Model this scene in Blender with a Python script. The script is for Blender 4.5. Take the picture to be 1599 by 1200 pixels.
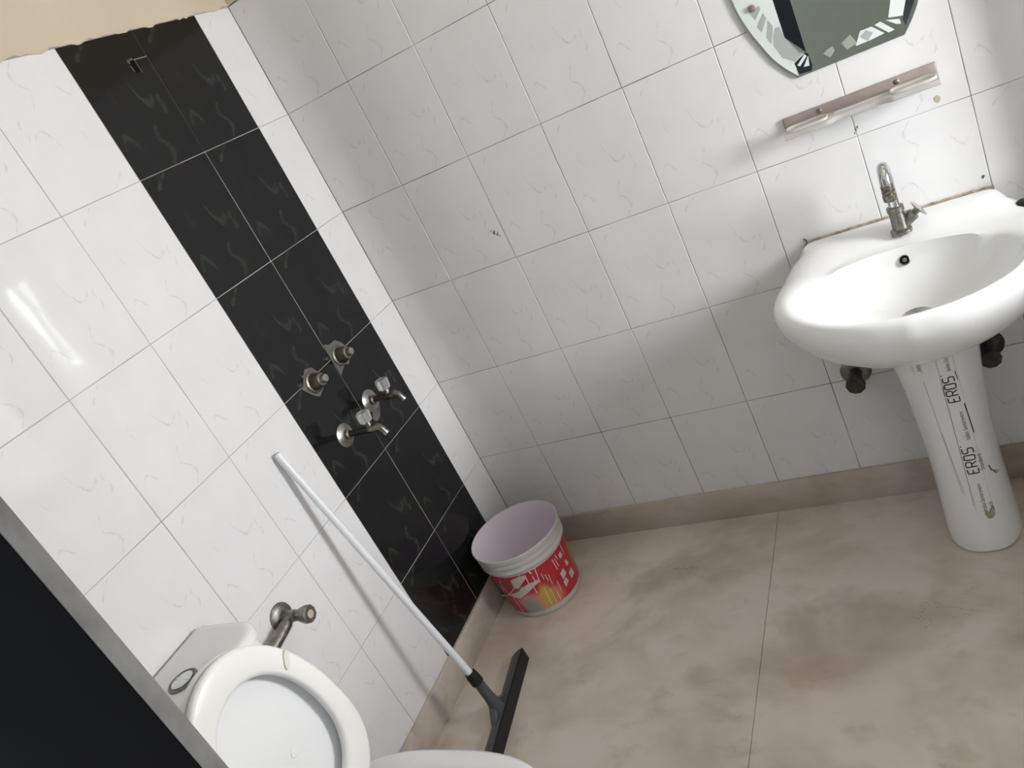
import bpy, bmesh, math, random
from mathutils import Vector, Matrix
random.seed(7)
for o in list(bpy.data.objects):
    bpy.data.objects.remove(o)
SC = bpy.context.scene
COL = SC.collection

# ------------------------------------------------------------------ camera
cd = bpy.data.cameras.new('camera')
cam = bpy.data.objects.new('camera', cd)
COL.objects.link(cam)
cd.sensor_fit = 'HORIZONTAL'
cd.sensor_width = 36.0
cd.lens = 1264.27 * 36.0 / 1599.0
cd.clip_start = 0.01
cam.matrix_world = Matrix(((0.8379, 0.2203, 0.4994, 1.6492),
                           (0.3356, 0.5137, -0.7896, -2.1756),
                           (-0.4305, 0.8292, 0.3565, 1.6624),
                           (0, 0, 0, 1)))
SC.camera = cam

# ------------------------------------------------------------------ world, light, exposure
w = bpy.data.worlds.new('world')
SC.world = w
w.use_nodes = True
w.node_tree.nodes['Background'].inputs[0].default_value = (0.75, 0.85, 1.0, 1)
w.node_tree.nodes['Background'].inputs[1].default_value = 1.55
WINDOW_POWER = 62.0
SC.view_settings.view_transform = 'Standard'
SC.view_settings.look = 'None'
SC.view_settings.gamma = 1.0
SC.view_settings.use_curve_mapping = False
SC.view_settings.exposure = -0.13

# ------------------------------------------------------------------ materials
def mat(name, col=(0.8, 0.8, 0.8), rough=0.5, metal=0.0, spec=0.5, coat=0.0, trans=0.0, ior=1.45):
    m = bpy.data.materials.new(name)
    m.use_nodes = True
    b = m.node_tree.nodes['Principled BSDF']
    b.inputs['Base Color'].default_value = (*col, 1)
    b.inputs['Roughness'].default_value = rough
    b.inputs['Metallic'].default_value = metal
    b.inputs['Specular IOR Level'].default_value = spec
    b.inputs['Coat Weight'].default_value = coat
    b.inputs['Transmission Weight'].default_value = trans
    b.inputs['IOR'].default_value = ior
    return m

class NT:
    """small helper for building node trees"""
    def __init__(s, m):
        s.t = m.node_tree; s.b = s.t.nodes['Principled BSDF']
    def n(s, typ, **kw):
        x = s.t.nodes.new(typ)
        for k, v in kw.items(): setattr(x, k, v)
        return x
    def l(s, a, b): s.t.links.new(a, b)
    def math(s, op, a, b=None, c=None):
        x = s.n('ShaderNodeMath', operation=op)
        for i, v in enumerate((a, b, c)):
            if v is None: continue
            if isinstance(v, (int, float)): x.inputs[i].default_value = v
            else: s.l(v, x.inputs[i])
        return x.outputs[0]
    def ramp(s, fac, stops, interp='LINEAR'):
        x = s.n('ShaderNodeValToRGB'); x.color_ramp.interpolation = interp
        e = x.color_ramp.elements
        while len(e) < len(stops): e.new(0.5)
        for i, (p, c) in enumerate(stops):
            e[i].position = p; e[i].color = (*c, 1) if len(c) == 3 else c
        s.l(fac, x.inputs[0]); return x.outputs[0]
    def noise(s, vec, scale, detail=3.0, rough=0.55, dist=0.0):
        x = s.n('ShaderNodeTexNoise')
        x.inputs['Scale'].default_value = scale; x.inputs['Detail'].default_value = detail
        x.inputs['Roughness'].default_value = rough; x.inputs['Distortion'].default_value = dist
        if vec is not None: s.l(vec, x.inputs['Vector'])
        return x.outputs[0]
    def mix(s, fac, a, b):
        x = s.n('ShaderNodeMix', data_type='RGBA')
        for sock, v in ((x.inputs[0], fac), (x.inputs[6], a), (x.inputs[7], b)):
            if isinstance(v, (int, float)): sock.default_value = v
            elif isinstance(v, tuple): sock.default_value = (*v, 1)
            else: s.l(v, sock)
        return x.outputs[2]
    def curve(s, x_in, pts):
        x = s.n('ShaderNodeFloatCurve')
        c = x.mapping.curves[0]
        x.mapping.extend = 'HORIZONTAL'
        c.points[0].location = pts[0]; c.points[1].location = pts[-1]
        for p in pts[1:-1]: c.points.new(*p)
        for p in c.points: p.handle_type = 'AUTO'
        x.mapping.update()
        s.l(x_in, x.inputs['Value'])
        return x.outputs[0]
    def bump(s, h, strength, dist):
        x = s.n('ShaderNodeBump'); x.inputs['Strength'].default_value = strength
        x.inputs['Distance'].default_value = dist; s.l(h, x.inputs['Height'])
        return x.outputs[0]

TW, TH = 0.25, 0.3343            # tile pitch
JOINT = 0.0017

def vein_mask(T, width, keep=-1.75):
    """the printed vein pattern, the same on every tile; coordinates of the tile itself"""
    tc = T.n('ShaderNodeTexCoord')
    sep = T.n('ShaderNodeSeparateXYZ'); T.l(tc.outputs['Object'], sep.inputs[0])
    u = T.math('MULTIPLY_ADD', sep.outputs[0], 1 / TW, 0.5)
    v = T.math('SUBTRACT', 0.5, T.math('MULTIPLY', sep.outputs[2], 1 / TH))   # v runs down
    nz = T.noise(tc.outputs['Object'], 70, 2, 0.6)
    wob = T.math('MULTIPLY_ADD', nz, 0.05, -0.025)
    uw = T.math('ADD', u, wob); vw = T.math('ADD', v, wob)
    veins = [  # axis of run, points (along, across), strength
        ('v', [(0.66, .59), (0.72, .55), (0.78, .52), (0.83, .58), (0.90, .61), (0.95, .57), (1.0, .50)], 0.8),
        ('v', [(0.0, .33), (0.04, .27), (0.08, .19), (0.13, .14)], 0.9),
        ('u', [(0.54, .31), (0.565, .40), (0.60, .47), (0.65, .52), (0.72, .515), (0.77, .48)], 1.0),
        ('v', [(0.47, .83), (0.51, .815), (0.57, .83), (0.64, .80)], 0.8),
        ('u', [(0.05, .77), (0.09, .73), (0.14, .695), (0.20, .735), (0.25, .82)], 0.9),
        ('v', [(0.33, .30), (0.40, .26), (0.47, .30)], 0.35),
    ]
    tot = None
    for ax, pts, st in veins:
        run, acr = (v, uw) if ax == 'v' else (u, vw)
        c = T.curve(run, pts)
        d = T.math('ABSOLUTE', T.math('SUBTRACT', acr, c))
        a, b = pts[0][0], pts[-1][0]
        m = T.n('ShaderNodeMapRange', interpolation_type='SMOOTHSTEP')
        T.l(d, m.inputs[0]); m.inputs[1].default_value = 0.0; m.inputs[2].default_value = width
        m.inputs[3].default_value = st; m.inputs[4].default_value = 0.0
        mid = T.math('MULTIPLY_ADD', T.math('ABSOLUTE', T.math('SUBTRACT', run, (a + b) / 2)), -2 / (b - a), 1.0)
        win = T.math('MINIMUM', T.math('MAXIMUM', T.math('MULTIPLY', mid, 5.0), 0.0), 1.0)
        r = T.math('MULTIPLY', m.outputs[0], win)
        tot = r if tot is None else T.math('MAXIMUM', tot, r)
    n2 = T.noise(tc.outputs['Object'], 45, 2, 0.5)
    br = T.math('MINIMUM', T.math('MAXIMUM', T.math('MULTIPLY_ADD', n2, 4.5, keep), 0.0), 1.0)
    return T.math('MULTIPLY', tot, br), tc

def tile_material(name, base, vein, width, amount, rough, soft, keep=-1.75):
    m = mat(name, base, rough, spec=0.5, coat=0.0)
    T = NT(m)
    mask, tc = vein_mask(T, width, keep)
    cloud = T.noise(tc.outputs['Object'], soft, 2, 0.5)
    c0 = T.ramp(cloud, [(0.3, tuple(x * 0.96 for x in base)), (0.7, base)])
    col = T.mix(T.math('MULTIPLY', mask, amount), c0, vein)
    T.l(col, T.b.inputs['Base Color'])
    geo = T.n('ShaderNodeNewGeometry')
    wav = T.noise(geo.outputs['Position'], 9, 1, 0.4)
    T.l(T.bump(wav, 0.12, 0.004), T.b.inputs['Normal'])
    return m

M = {}
M['tile_white'] = tile_material('glazed_white_tile', (0.80, 0.79, 0.795), (0.40, 0.41, 0.42), 0.016, 0.42, 0.05, 9)
M['tile_black'] = tile_material('glazed_black_tile', (0.0085, 0.0085, 0.0092), (0.036, 0.050, 0.036), 0.06, 0.6, 0.10, 9, -1.2)

def noisy(name, c1, c2, scale, rough, metal=0.0, spec=0.5, bump=0.0, detail=4, coat=0.0):
    m = mat(name, c1, rough, metal, spec, coat)
    T = NT(m); tc = T.n('ShaderNodeTexCoord')
    n = T.noise(tc.outputs['Object'], scale, detail, 0.6)
    T.l(T.ramp(n, [(0.35, c1), (0.65, c2)]), T.b.inputs['Base Color'])
    if bump: T.l(T.bump(n, bump, 0.003), T.b.inputs['Normal'])
    return m
def grout():
    m = mat('grout', (0.4, 0.39, 0.37), 0.9, spec=0.2)
    T = NT(m); tc = T.n('ShaderNodeTexCoord')
    n = T.noise(tc.outputs['Object'], 5, 4, 0.6)
    T.l(T.ramp(n, [(0.36, (0.07, 0.06, 0.05)), (0.5, (0.24, 0.225, 0.21)), (0.66, (0.55, 0.53, 0.5))]), T.b.inputs['Base Color'])
    return m
M['grout'] = grout()
M['grout_pale'] = noisy('pale_grout', (0.30, 0.29, 0.28), (0.56, 0.55, 0.53), 6, 0.9, spec=0.2)

def marble(name, mul=1.0):
    m = mat(name, (0.5, 0.45, 0.4), 0.32, spec=0.4)
    T = NT(m); tc = T.n('ShaderNodeTexCoord')
    mp = T.n('ShaderNodeMapping'); T.l(tc.outputs['Object'], mp.inputs[0])
    mp.inputs['Rotation'].default_value = (0, 0, 0.35); mp.inputs['Scale'].default_value = (1.0, 1.35, 1.6)
    v = mp.outputs[0]
    n1 = T.noise(v, 2.6, 4, 0.55, 0.25)
    n2 = T.noise(v, 5.5, 4, 0.6, 0.3)
    n3 = T.noise(v, 2.1, 4, 0.6, 0.4)
    f = lambda c: tuple(x * mul for x in c)
    c = T.ramp(n1, [(0.28, f((0.47, 0.385, 0.30))), (0.43, f((0.60, 0.515, 0.43))), (0.56, f((0.71, 0.63, 0.55))), (0.75, f((0.755, 0.69, 0.62)))])
    rust = T.ramp(n2, [(0.58, (0, 0, 0)), (0.72, (1, 1, 1))])
    c = T.mix(T.math('MULTIPLY', rust, 0.35), c, f((0.42, 0.29, 0.16)))
    dark = T.ramp(n3, [(0.56, (0, 0, 0)), (0.68, (1, 1, 1))])
    c = T.mix(T.math('MULTIPLY', dark, 0.5), c, f((0.37, 0.30, 0.225)))
    # thin brown cracks
    w3 = T.math('ABSOLUTE', T.math('SUBTRACT', T.noise(v, 2.3, 6, 0.7, 1.0), 0.5))
    crack = T.ramp(w3, [(0.0, (1, 1, 1)), (0.008, (0, 0, 0))])
    c = T.mix(T.math('MULTIPLY', T.math('MULTIPLY', crack, dark), 0.5), c, f((0.17, 0.11, 0.06)))
    T.l(c, T.b.inputs['Base Color'])
    T.l(T.math('MULTIPLY_ADD', n2, 0.3, 0.22), T.b.inputs['Roughness'])
    return m
M['marble'] = marble('beige_marble')
M['marble_skirt'] = marble('beige_marble_skirting', 0.80)

M['plaster'] = noisy('cream_paint', (0.60, 0.51, 0.39), (0.64, 0.55, 0.43), 3, 0.8, spec=0.2, bump=0.15)
M['ceiling'] = noisy('white_ceiling_paint', (0.78, 0.75, 0.68), (0.80, 0.77, 0.70), 3, 0.85, spec=0.2)
M['olive'] = noisy('olive_grey_paint', (0.30, 0.30, 0.24), (0.33, 0.33, 0.265), 3, 0.7, spec=0.3)
M['plain_white'] = mat('plain_white_glaze', (0.78, 0.77, 0.76), 0.2)
M['ceramic'] = mat('white_ceramic', (0.87, 0.872, 0.868), 0.10, spec=0.5)
M['ceramic_wc'] = mat('white_ceramic_toilet', (0.83, 0.825, 0.82), 0.12, spec=0.5)
M['seat'] = mat('cream_white_plastic', (0.90, 0.88, 0.845), 0.28, spec=0.4)
M['bumper'] = mat('aged_cream_rubber', (0.80, 0.745, 0.67), 0.45)
M['lid'] = mat('white_plastic_lid', (0.88, 0.88, 0.875), 0.25, spec=0.4)
M['chrome'] = noisy('aged_chrome', (0.36, 0.345, 0.33), (0.52, 0.50, 0.48), 60, 0.30, metal=1.0)
M['chrome_old'] = noisy('stained_chrome', (0.17, 0.16, 0.145), (0.30, 0.285, 0.265), 90, 0.42, metal=1.0, bump=0.2)
M['chrome_bright'] = noisy('bright_chrome', (0.55, 0.56, 0.57), (0.66, 0.67, 0.68), 40, 0.16, metal=1.0)
M['brass'] = noisy('tarnished_brass', (0.17, 0.150, 0.120), (0.30, 0.275, 0.235), 120, 0.35, metal=1.0)
M['cement'] = noisy('grey_cement', (0.11, 0.107, 0.10), (0.155, 0.15, 0.142), 80, 0.9, spec=0.2, bump=0.3)
M['sealant'] = noisy('stained_sealant', (0.22, 0.16, 0.11), (0.52, 0.44, 0.35), 40, 0.8, spec=0.2, bump=0.4)
M['rust'] = mat('dirt_brown', (0.16, 0.12, 0.08), 0.9, spec=0.1)
M['filler'] = mat('yellow_filler', (0.48, 0.44, 0.33), 0.9, spec=0.1)
M['black'] = mat('painted_hole_dark', (0.006, 0.006, 0.006), 0.9, spec=0.1)  # black colour standing for the darkness inside small openings
M['black_rubber'] = mat('black_rubber', (0.012, 0.012, 0.013), 0.45, spec=0.4)
M['black_plastic'] = noisy('dark_grey_plastic', (0.070, 0.074, 0.079), (0.092, 0.097, 0.102), 30, 0.42, spec=0.4)
M['white_tube'] = mat('white_painted_tube', (0.80, 0.82, 0.85), 0.30)
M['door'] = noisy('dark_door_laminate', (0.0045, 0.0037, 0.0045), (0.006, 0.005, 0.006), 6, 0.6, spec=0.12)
M['door_edge'] = noisy('grey_door_edge', (0.09, 0.088, 0.083), (0.18, 0.177, 0.169), 9, 0.45, spec=0.4)
M['crystal'] = mat('clear_acrylic', (0.93, 0.94, 0.94), 0.08, trans=0.75, ior=1.49)
M['shelf'] = noisy('smoky_pink_plastic', (0.90, 0.85, 0.82), (0.95, 0.92, 0.90), 14, 0.18)
M['shelf'].node_tree.nodes['Principled BSDF'].inputs['Transmission Weight'].default_value = 0.6
M['shelf_plate'] = noisy('dusty_pink_plastic', (0.34, 0.275, 0.245), (0.45, 0.385, 0.35), 18, 0.35)
M['shelf_plate'].node_tree.nodes['Principled BSDF'].inputs['Transmission Weight'].default_value = 0.25
M['mirror'] = mat('mirror_glass', (0.80, 0.84, 0.79), 0.02, metal=1.0)
M['frost'] = mat('frosted_glass', (0.70, 0.745, 0.725), 0.45, spec=0.4)
M['etch'] = mat('etched_grey', (0.40, 0.425, 0.42), 0.4, spec=0.4)
M['etch_soft'] = mat('etched_pale_green', (0.33, 0.355, 0.31), 0.5, spec=0.3)
M['glass_edge'] = mat('glass_edge', (0.22, 0.24, 0.235), 0.2)
M['dark_facet'] = mat('painted_dark_reflection', (0.020, 0.024, 0.030), 0.15)  # dark reflection in the mirror bevels, painted as base colour
M['cap'] = noisy('bronze_cap', (0.28, 0.215, 0.185), (0.36, 0.29, 0.25), 30, 0.3, metal=0.5)
M['bucket_out'] = noisy('cream_plastic', (0.60, 0.59, 0.55), (0.66, 0.65, 0.60), 12, 0.4)
M['bucket_in'] = mat('lilac_plastic', (0.84, 0.75, 0.82), 0.5)
M['torn'] = noisy('torn_label_paper', (0.60, 0.545, 0.47), (0.70, 0.65, 0.58), 60, 0.7, spec=0.2)
M['scratch'] = mat('white_scratch', (0.72, 0.70, 0.67), 0.6)
M['wire'] = mat('white_wire', (0.70, 0.64, 0.62), 0.5)
M['pale_sticker'] = mat('pale_sticker', (0.62, 0.60, 0.57), 0.6)
M['grey_mark'] = mat('grey_mark', (0.20, 0.21, 0.19), 0.6)
M['tape'] = noisy('clear_tape_film', (0.70, 0.675, 0.645), (0.74, 0.715, 0.69), 25, 0.3)
M['ink'] = noisy('brown_ink', (0.035, 0.017, 0.012), (0.06, 0.032, 0.024), 90, 0.6)
M['ink_faint'] = noisy('faded_brown_ink', (0.12, 0.075, 0.055), (0.24, 0.18, 0.15), 120, 0.6)
M['faint_line'] = mat('faint_grey_line', (0.42, 0.40, 0.37), 0.5)
M['tape_dirt'] = noisy('dirty_glue', (0.33, 0.27, 0.19), (0.48, 0.42, 0.33), 60, 0.7)
M['pipe_beige'] = mat('beige_pipe', (0.30, 0.27, 0.23), 0.4)
M['wood'] = noisy('dark_frame', (0.05, 0.045, 0.04), (0.08, 0.07, 0.06), 10, 0.5)
M['alu'] = mat('window_aluminium', (0.55, 0.55, 0.55), 0.4, metal=0.6)

def pane_material():
    m = mat('daylit_frosted_pane', (0.8, 0.8, 0.8), 0.5)
    b = m.node_tree.nodes['Principled BSDF']
    b.inputs['Emission Color'].default_value = (0.965, 0.985, 1.0, 1)
    b.inputs['Emission Strength'].default_value = WINDOW_POWER
    return m
M['pane'] = pane_material()

def label_material():
    m = mat('printed_red_label', (0.6, 0.02, 0.04), 0.35)
    T = NT(m)
    uv = T.n('ShaderNodeUVMap'); uv.uv_map = 'UVMap'
    def spot(cx, cy, rx, ry):
        s = T.n('ShaderNodeSeparateXYZ'); T.l(uv.outputs[0], s.inputs[0])
        a = T.math('MULTIPLY', T.math('SUBTRACT', s.outputs[0], cx), 1 / rx)
        b = T.math('MULTIPLY', T.math('SUBTRACT', s.outputs[1], cy), 1 / ry)
        d = T.math('SQRT', T.math('ADD', T.math('MULTIPLY', a, a), T.math('MULTIPLY', b, b)))
        mr = T.n('ShaderNodeMapRange', interpolation_type='SMOOTHSTEP')
        T.l(d, mr.inputs[0]); mr.inputs[1].default_value = 0.35; mr.inputs[2].default_value = 1.0
        mr.inputs[3].default_value = 1.0; mr.inputs[4].default_value = 0.0
        return mr.outputs[0]
    n = T.noise(uv.outputs[0], 6, 3, 0.6)
    c = T.ramp(n, [(0.3, (0.50, 0.018, 0.035)), (0.7, (0.60, 0.03, 0.05))])
    c = T.mix(spot(-0.12, 0.20, 0.62, 0.46), c, (0.72, 0.32, 0.16))
    c = T.mix(spot(-0.50, 0.36, 0.34, 0.30), c, (0.66, 0.28, 0.27))
    c = T.mix(spot(-0.50, 0.18, 0.30, 0.32), c, (0.32, 0.34, 0.30))
    c = T.mix(spot(-0.06, 0.34, 0.20, 0.44), c, (0.60, 0.43, 0.06))
    c = T.mix(spot(0.16, 0.24, 0.14, 0.30), c, (0.66, 0.27, 0.10))
    c = T.mix(spot(-0.74, 0.95, 0.10, 0.24), c, (0.30, 0.06, 0.05))
    c = T.mix(spot(-0.58, 0.82, 0.12, 0.22), c, (0.26, 0.22, 0.06))
    c = T.mix(spot(0.97, 0.55, 0.10, 0.6), c, (0.52, 0.26, 0.06))
    T.l(c, T.b.inputs['Base Color'])
    return m
M['label'] = label_material()

# ------------------------------------------------------------------ mesh helpers
def wloc(o):
    v = Vector((0, 0, 0))
    while o is not None:
        v += o.location; o = o.parent
    return v

def part(name, geom, material, parent=None, smooth=35, loc=None):
    """geom = (verts, faces) in world coordinates -> one mesh object, child of parent"""
    vs, fs = geom[0], geom[1]
    off = Vector(loc) if loc is not None else Vector((0, 0, 0))
    base = (wloc(parent) if parent is not None else Vector((0, 0, 0))) + off
    me = bpy.data.meshes.new(name)
    me.from_pydata([tuple(Vector(v) - base) for v in vs], [], fs)
    bm = bmesh.new(); bm.from_mesh(me)
    bmesh.ops.recalc_face_normals(bm, faces=bm.faces)
    bm.to_mesh(me); bm.free()
    mats = material if isinstance(material, (list, tuple)) else [material]
    for m in mats: me.materials.append(m)
    if len(geom) > 2:
        for p, i in zip(me.polygons, geom[2]): p.material_index = i
    if smooth:
        me.shade_smooth()
        me.set_sharp_from_angle(angle=math.radians(smooth))
    o = bpy.data.objects.new(name, me)
    COL.objects.link(o)
    o.location = off
    if parent is not None: o.parent = parent
    return o

def thing(name, label, cat, loc, group=None):
    o = bpy.data.objects.new(name, None)
    COL.objects.link(o); o.location = loc
    o.empty_display_size = 0.05
    o['label'] = label; o['category'] = cat
    if group: o['group'] = group
    return o

def struct(name, geom, material, parent=None, smooth=0):
    o = part(name, geom, material, parent, smooth)
    o['kind'] = 'structure'
    return o

def join(*gs):
    V, F, I = [], [], []
    for k, g in enumerate(gs):
        n = len(V); V += [tuple(v) for v in g[0]]
        F += [tuple(i + n for i in f) for f in g[1]]
        I += list(g[2]) if len(g) > 2 else [0] * len(g[1])
    return V, F, I

def paint(g, i):
    return g[0], g[1], [i] * len(g[1])

def box(a, b):
    x0, y0, z0 = a; x1, y1, z1 = b
    v = [(x0, y0, z0), (x1, y0, z0), (x1, y1, z0), (x0, y1, z0), (x0, y0, z1), (x1, y0, z1), (x1, y1, z1), (x0, y1, z1)]
    return v, [(0, 3, 2, 1), (4, 5, 6, 7), (0, 1, 5, 4), (1, 2, 6, 5), (2, 3, 7, 6), (3, 0, 4, 7)]

def bevel(g, r, seg=2, angle=30):
    bm = bmesh.new()
    vs = [bm.verts.new(v) for v in g[0]]
    for f in g[1]: bm.faces.new([vs[i] for i in f])
    bmesh.ops.recalc_face_normals(bm, faces=bm.faces)
    ed = [e for e in bm.edges if len(e.link_faces) == 2 and e.calc_face_angle(0) > math.radians(angle)]
    bmesh.ops.bevel(bm, geom=ed, offset=r, segments=seg, affect='EDGES', profile=0.5)
    bm.verts.index_update()
    out = [tuple(v.co) for v in bm.verts], [tuple(v.index for v in f.verts) for f in bm.faces]
    bm.free(); return out

def rbox(a, b, r, seg=2): return bevel(box(a, b), r, seg)

def rings(rs, cap0=True, cap1=True, closed=True):
    n = len(rs[0]); V = [tuple(p) for r in rs for p in r]; F = []
    for k in range(len(rs) - 1):
        for i in range(n if closed else n - 1):
            j = (i + 1) % n
            F.append((k * n + i, k * n + j, (k + 1) * n + j, (k + 1) * n + i))
    if cap0: F.append(tuple(range(n - 1, -1, -1)))
    if cap1: F.append(tuple((len(rs) - 1) * n + i for i in range(n)))
    return V, F

def frame(axis):
    a = Vector(axis).normalized()
    t = Vector((0, 0, 1)) if abs(a.z) < 0.9 else Vector((1, 0, 0))
    u = t.cross(a).normalized(); return a, u, a.cross(u)

def lathe(o, axis, prof, n=24, cap0=True, cap1=True, phase=0.0):
    """prof = [(distance along axis, radius)]"""
    a, u, v = frame(axis); o = Vector(o)
    rs = [[o + a * d + (u * math.cos(t) + v * math.sin(t)) * r for t in [2 * math.pi * (i + phase) / n for i in range(n)]] for d, r in prof]
    return rings(rs, cap0, cap1)

def catmull(pts, sub=8):
    P = [Vector(p) for p in pts]; P = [2 * P[0] - P[1]] + P + [2 * P[-1] - P[-2]]; out = []
    for k in range(1, len(P) - 2):
        a, b, c, d = P[k - 1:k + 3]
        for i in range(sub):
            t = i / sub
            out.append(0.5 * ((2 * b) + (c - a) * t + (2 * a - 5 * b + 4 * c - d) * t * t + (3 * b - a - 3 * c + d) * t ** 3))
    out.append(P[-2]); return out

def tube(pts, r, n=12, sub=0, cap=True):
    P = catmull(pts, sub) if sub else [Vector(p) for p in pts]
    R = r if isinstance(r, (list, tuple)) else [r] * len(P)
    if len(R) != len(P): R = [R[0] + (R[-1] - R[0]) * i / (len(P) - 1) for i in range(len(P))]
    rs = []; ref = None
    for i, p in enumerate(P):
        d = (P[min(i + 1, len(P) - 1)] - P[max(i - 1, 0)]).normalized()
        if ref is None: ref = frame(d)[1]
        ref = (ref - d * ref.dot(d)).normalized(); b = d.cross(ref)
        rs.append([p + (ref * math.cos(2 * math.pi * k / n) + b * math.sin(2 * math.pi * k / n)) * R[i] for k in range(n)])
    return rings(rs, cap, cap)

def prism(poly, fn, t0, t1):
    """poly of 2D points; fn(a, b, t) -> 3D"""
    n = len(poly)
    V = [fn(a, b, t0) for a, b in poly] + [fn(a, b, t1) for a, b in poly]
    F = [tuple(range(n - 1, -1, -1)), tuple(range(n, 2 * n))]
    F += [(i, (i + 1) % n, n + (i + 1) % n, n + i) for i in range(n)]
    return V, F

# ------------------------------------------------------------------ the room
XR, YF, ZC = 3.0, -2.05, 2.62
Z0 = 1.76                                        # joint line R0
TOP = Z0 + TH                                    # upper end of the tiling, 2.094
WIN = (-0.97, -0.48, 1.00, 1.72)                 # window in the right wall: y0 y1 z0 z1

wall_back = struct('wall_back', box((-0.15, 0.0014, -0.1), (XR + 0.15, 0.15, ZC)), M['grout'])
wall_left = struct('wall_left', box((-0.15, YF - 0.1, -0.1), (-0.0014, 0.0014, ZC)), M['grout_pale'])
y0, y1, z0, z1 = WIN
wall_right = struct('wall_right', join(
    box((XR + 0.0014, YF - 0.1, -0.1), (XR + 0.15, y0, ZC)), box((XR + 0.0014, y1, -0.1), (XR + 0.15, 0.0014, ZC)),
    box((XR + 0.0014, y0, -0.1), (XR + 0.15, y1, z0)), box((XR + 0.0014, y0, z1), (XR + 0.15, y1, ZC))), M['grout'])
DOOR = (0.09, 2.05)                              # doorway in the front wall
wall_front = struct('wall_front', join(
    box((-0.15, YF - 0.1, -0.1), (DOOR[0], YF, ZC)), box((DOOR[1], YF - 0.1, -0.1), (XR + 0.15, YF, ZC)),
    box((DOOR[0], YF - 0.1, 2.10), (DOOR[1], YF, ZC))), M['plain_white'])
ceiling = struct('ceiling', box((-0.15, YF - 0.1, ZC), (XR + 0.15, 0.15, ZC + 0.1)), M['ceiling'])

# floor: marble slabs
floor = struct('floor', box((-0.15, -3.95, -0.12), (XR + 0.15, 0.15, -0.012)), M['grout'])
for (xa, xb) in ((0.0, 0.9660), (0.9672, 1.95), (1.9512, XR)):
    part('slab', bevel(box((xa, YF - 0.1, -0.011), (xb, 0.0, 0.0)), 0.0006, 1), M['marble'], floor, smooth=0)
part('slab', box((0, -3.85, -0.011), (XR, YF - 0.102, 0.0)), M['marble'], floor, smooth=0)

# passage behind the doorway
wall_passage = struct('wall_passage', box((-0.15, -3.95, -0.1), (XR + 0.15, -3.85, ZC)), M['olive'])
# added unseen light blocker: low partition and pier that shade the basin side
wall_light_blocker = struct('wall_light_blocker', join(bevel(box((2.0, -1.05, 0.0), (2.09, -0.1405, 0.92)), 0.004, 2), box((2.0, -0.14, 0.0), (2.09, -0.0005, ZC))), M['plain_white'])

# tiles --------------------------------------------------------------
def tile_geom(a0, a1, b0, b1):
    """one glazed tile in its own coordinates: front face towards -y, softly eased edges"""
    e, d, t = 0.0011, 0.0008, 0.0045
    g = JOINT / 2
    a0, a1, b0, b1 = a0 + g, a1 - g, b0 + g, b1 - g
    V = [(a0 + e, 0, b0 + e), (a1 - e, 0, b0 + e), (a1 - e, 0, b1 - e), (a0 + e, 0, b1 - e),
         (a0, d, b0), (a1, d, b0), (a1, d, b1), (a0, d, b1), (a0, t, b0), (a1, t, b0), (a1, t, b1), (a0, t, b1)]
    F = [(0, 1, 2, 3)] + [(i, 4 + i, 4 + (i + 1) % 4, (i + 1) % 4) for i in range(4)] + [(4 + i, 8 + i, 8 + (i + 1) % 4, 4 + (i + 1) % 4) for i in range(4)]
    return V, F
MESH = {}
def tile_mesh(rect, mname):
    key = (tuple(round(x, 4) for x in rect), mname)
    if key not in MESH:
        me = bpy.data.meshes.new('tile')
        g = tile_geom(*rect); me.from_pydata(g[0], [], g[1])
        bm = bmesh.new(); bm.from_mesh(me); bmesh.ops.recalc_face_normals(bm, faces=bm.faces); bm.to_mesh(me); bm.free()
        me.materials.append(M[mname]); MESH[key] = me
    return MESH[key]
FULL = (-TW / 2, TW / 2, -TH / 2, TH / 2)
ZROW = [Z0 + TH / 2 - TH * k for k in range(6)] + [Z0 - TH * 5 - TH / 2]
def place_tile(wall, rect, mname, loc, yaw, flip=False, jit=True):
    o = bpy.data.objects.new('tile', tile_mesh(rect, mname))
    COL.objects.link(o); o.parent = wall
    n = Vector((math.sin(yaw), -math.cos(yaw), 0))
    o.location = Vector(loc) - n * (random.uniform(0.0, 0.0005) if jit else 0)
    o.rotation_euler = (random.uniform(-1, 1) * 0.0022, math.pi if flip else 0, yaw + random.uniform(-1, 1) * 0.0028)
    return o
def rows():
    """rows from the top: centre height and the tile's own vertical limits"""
    out = []
    for k in range(6):
        zc = Z0 + TH / 2 - TH * k
        lo = max(-TH / 2, 0.06 - zc)
        out.append((zc, lo, TH / 2))
    return out
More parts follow.
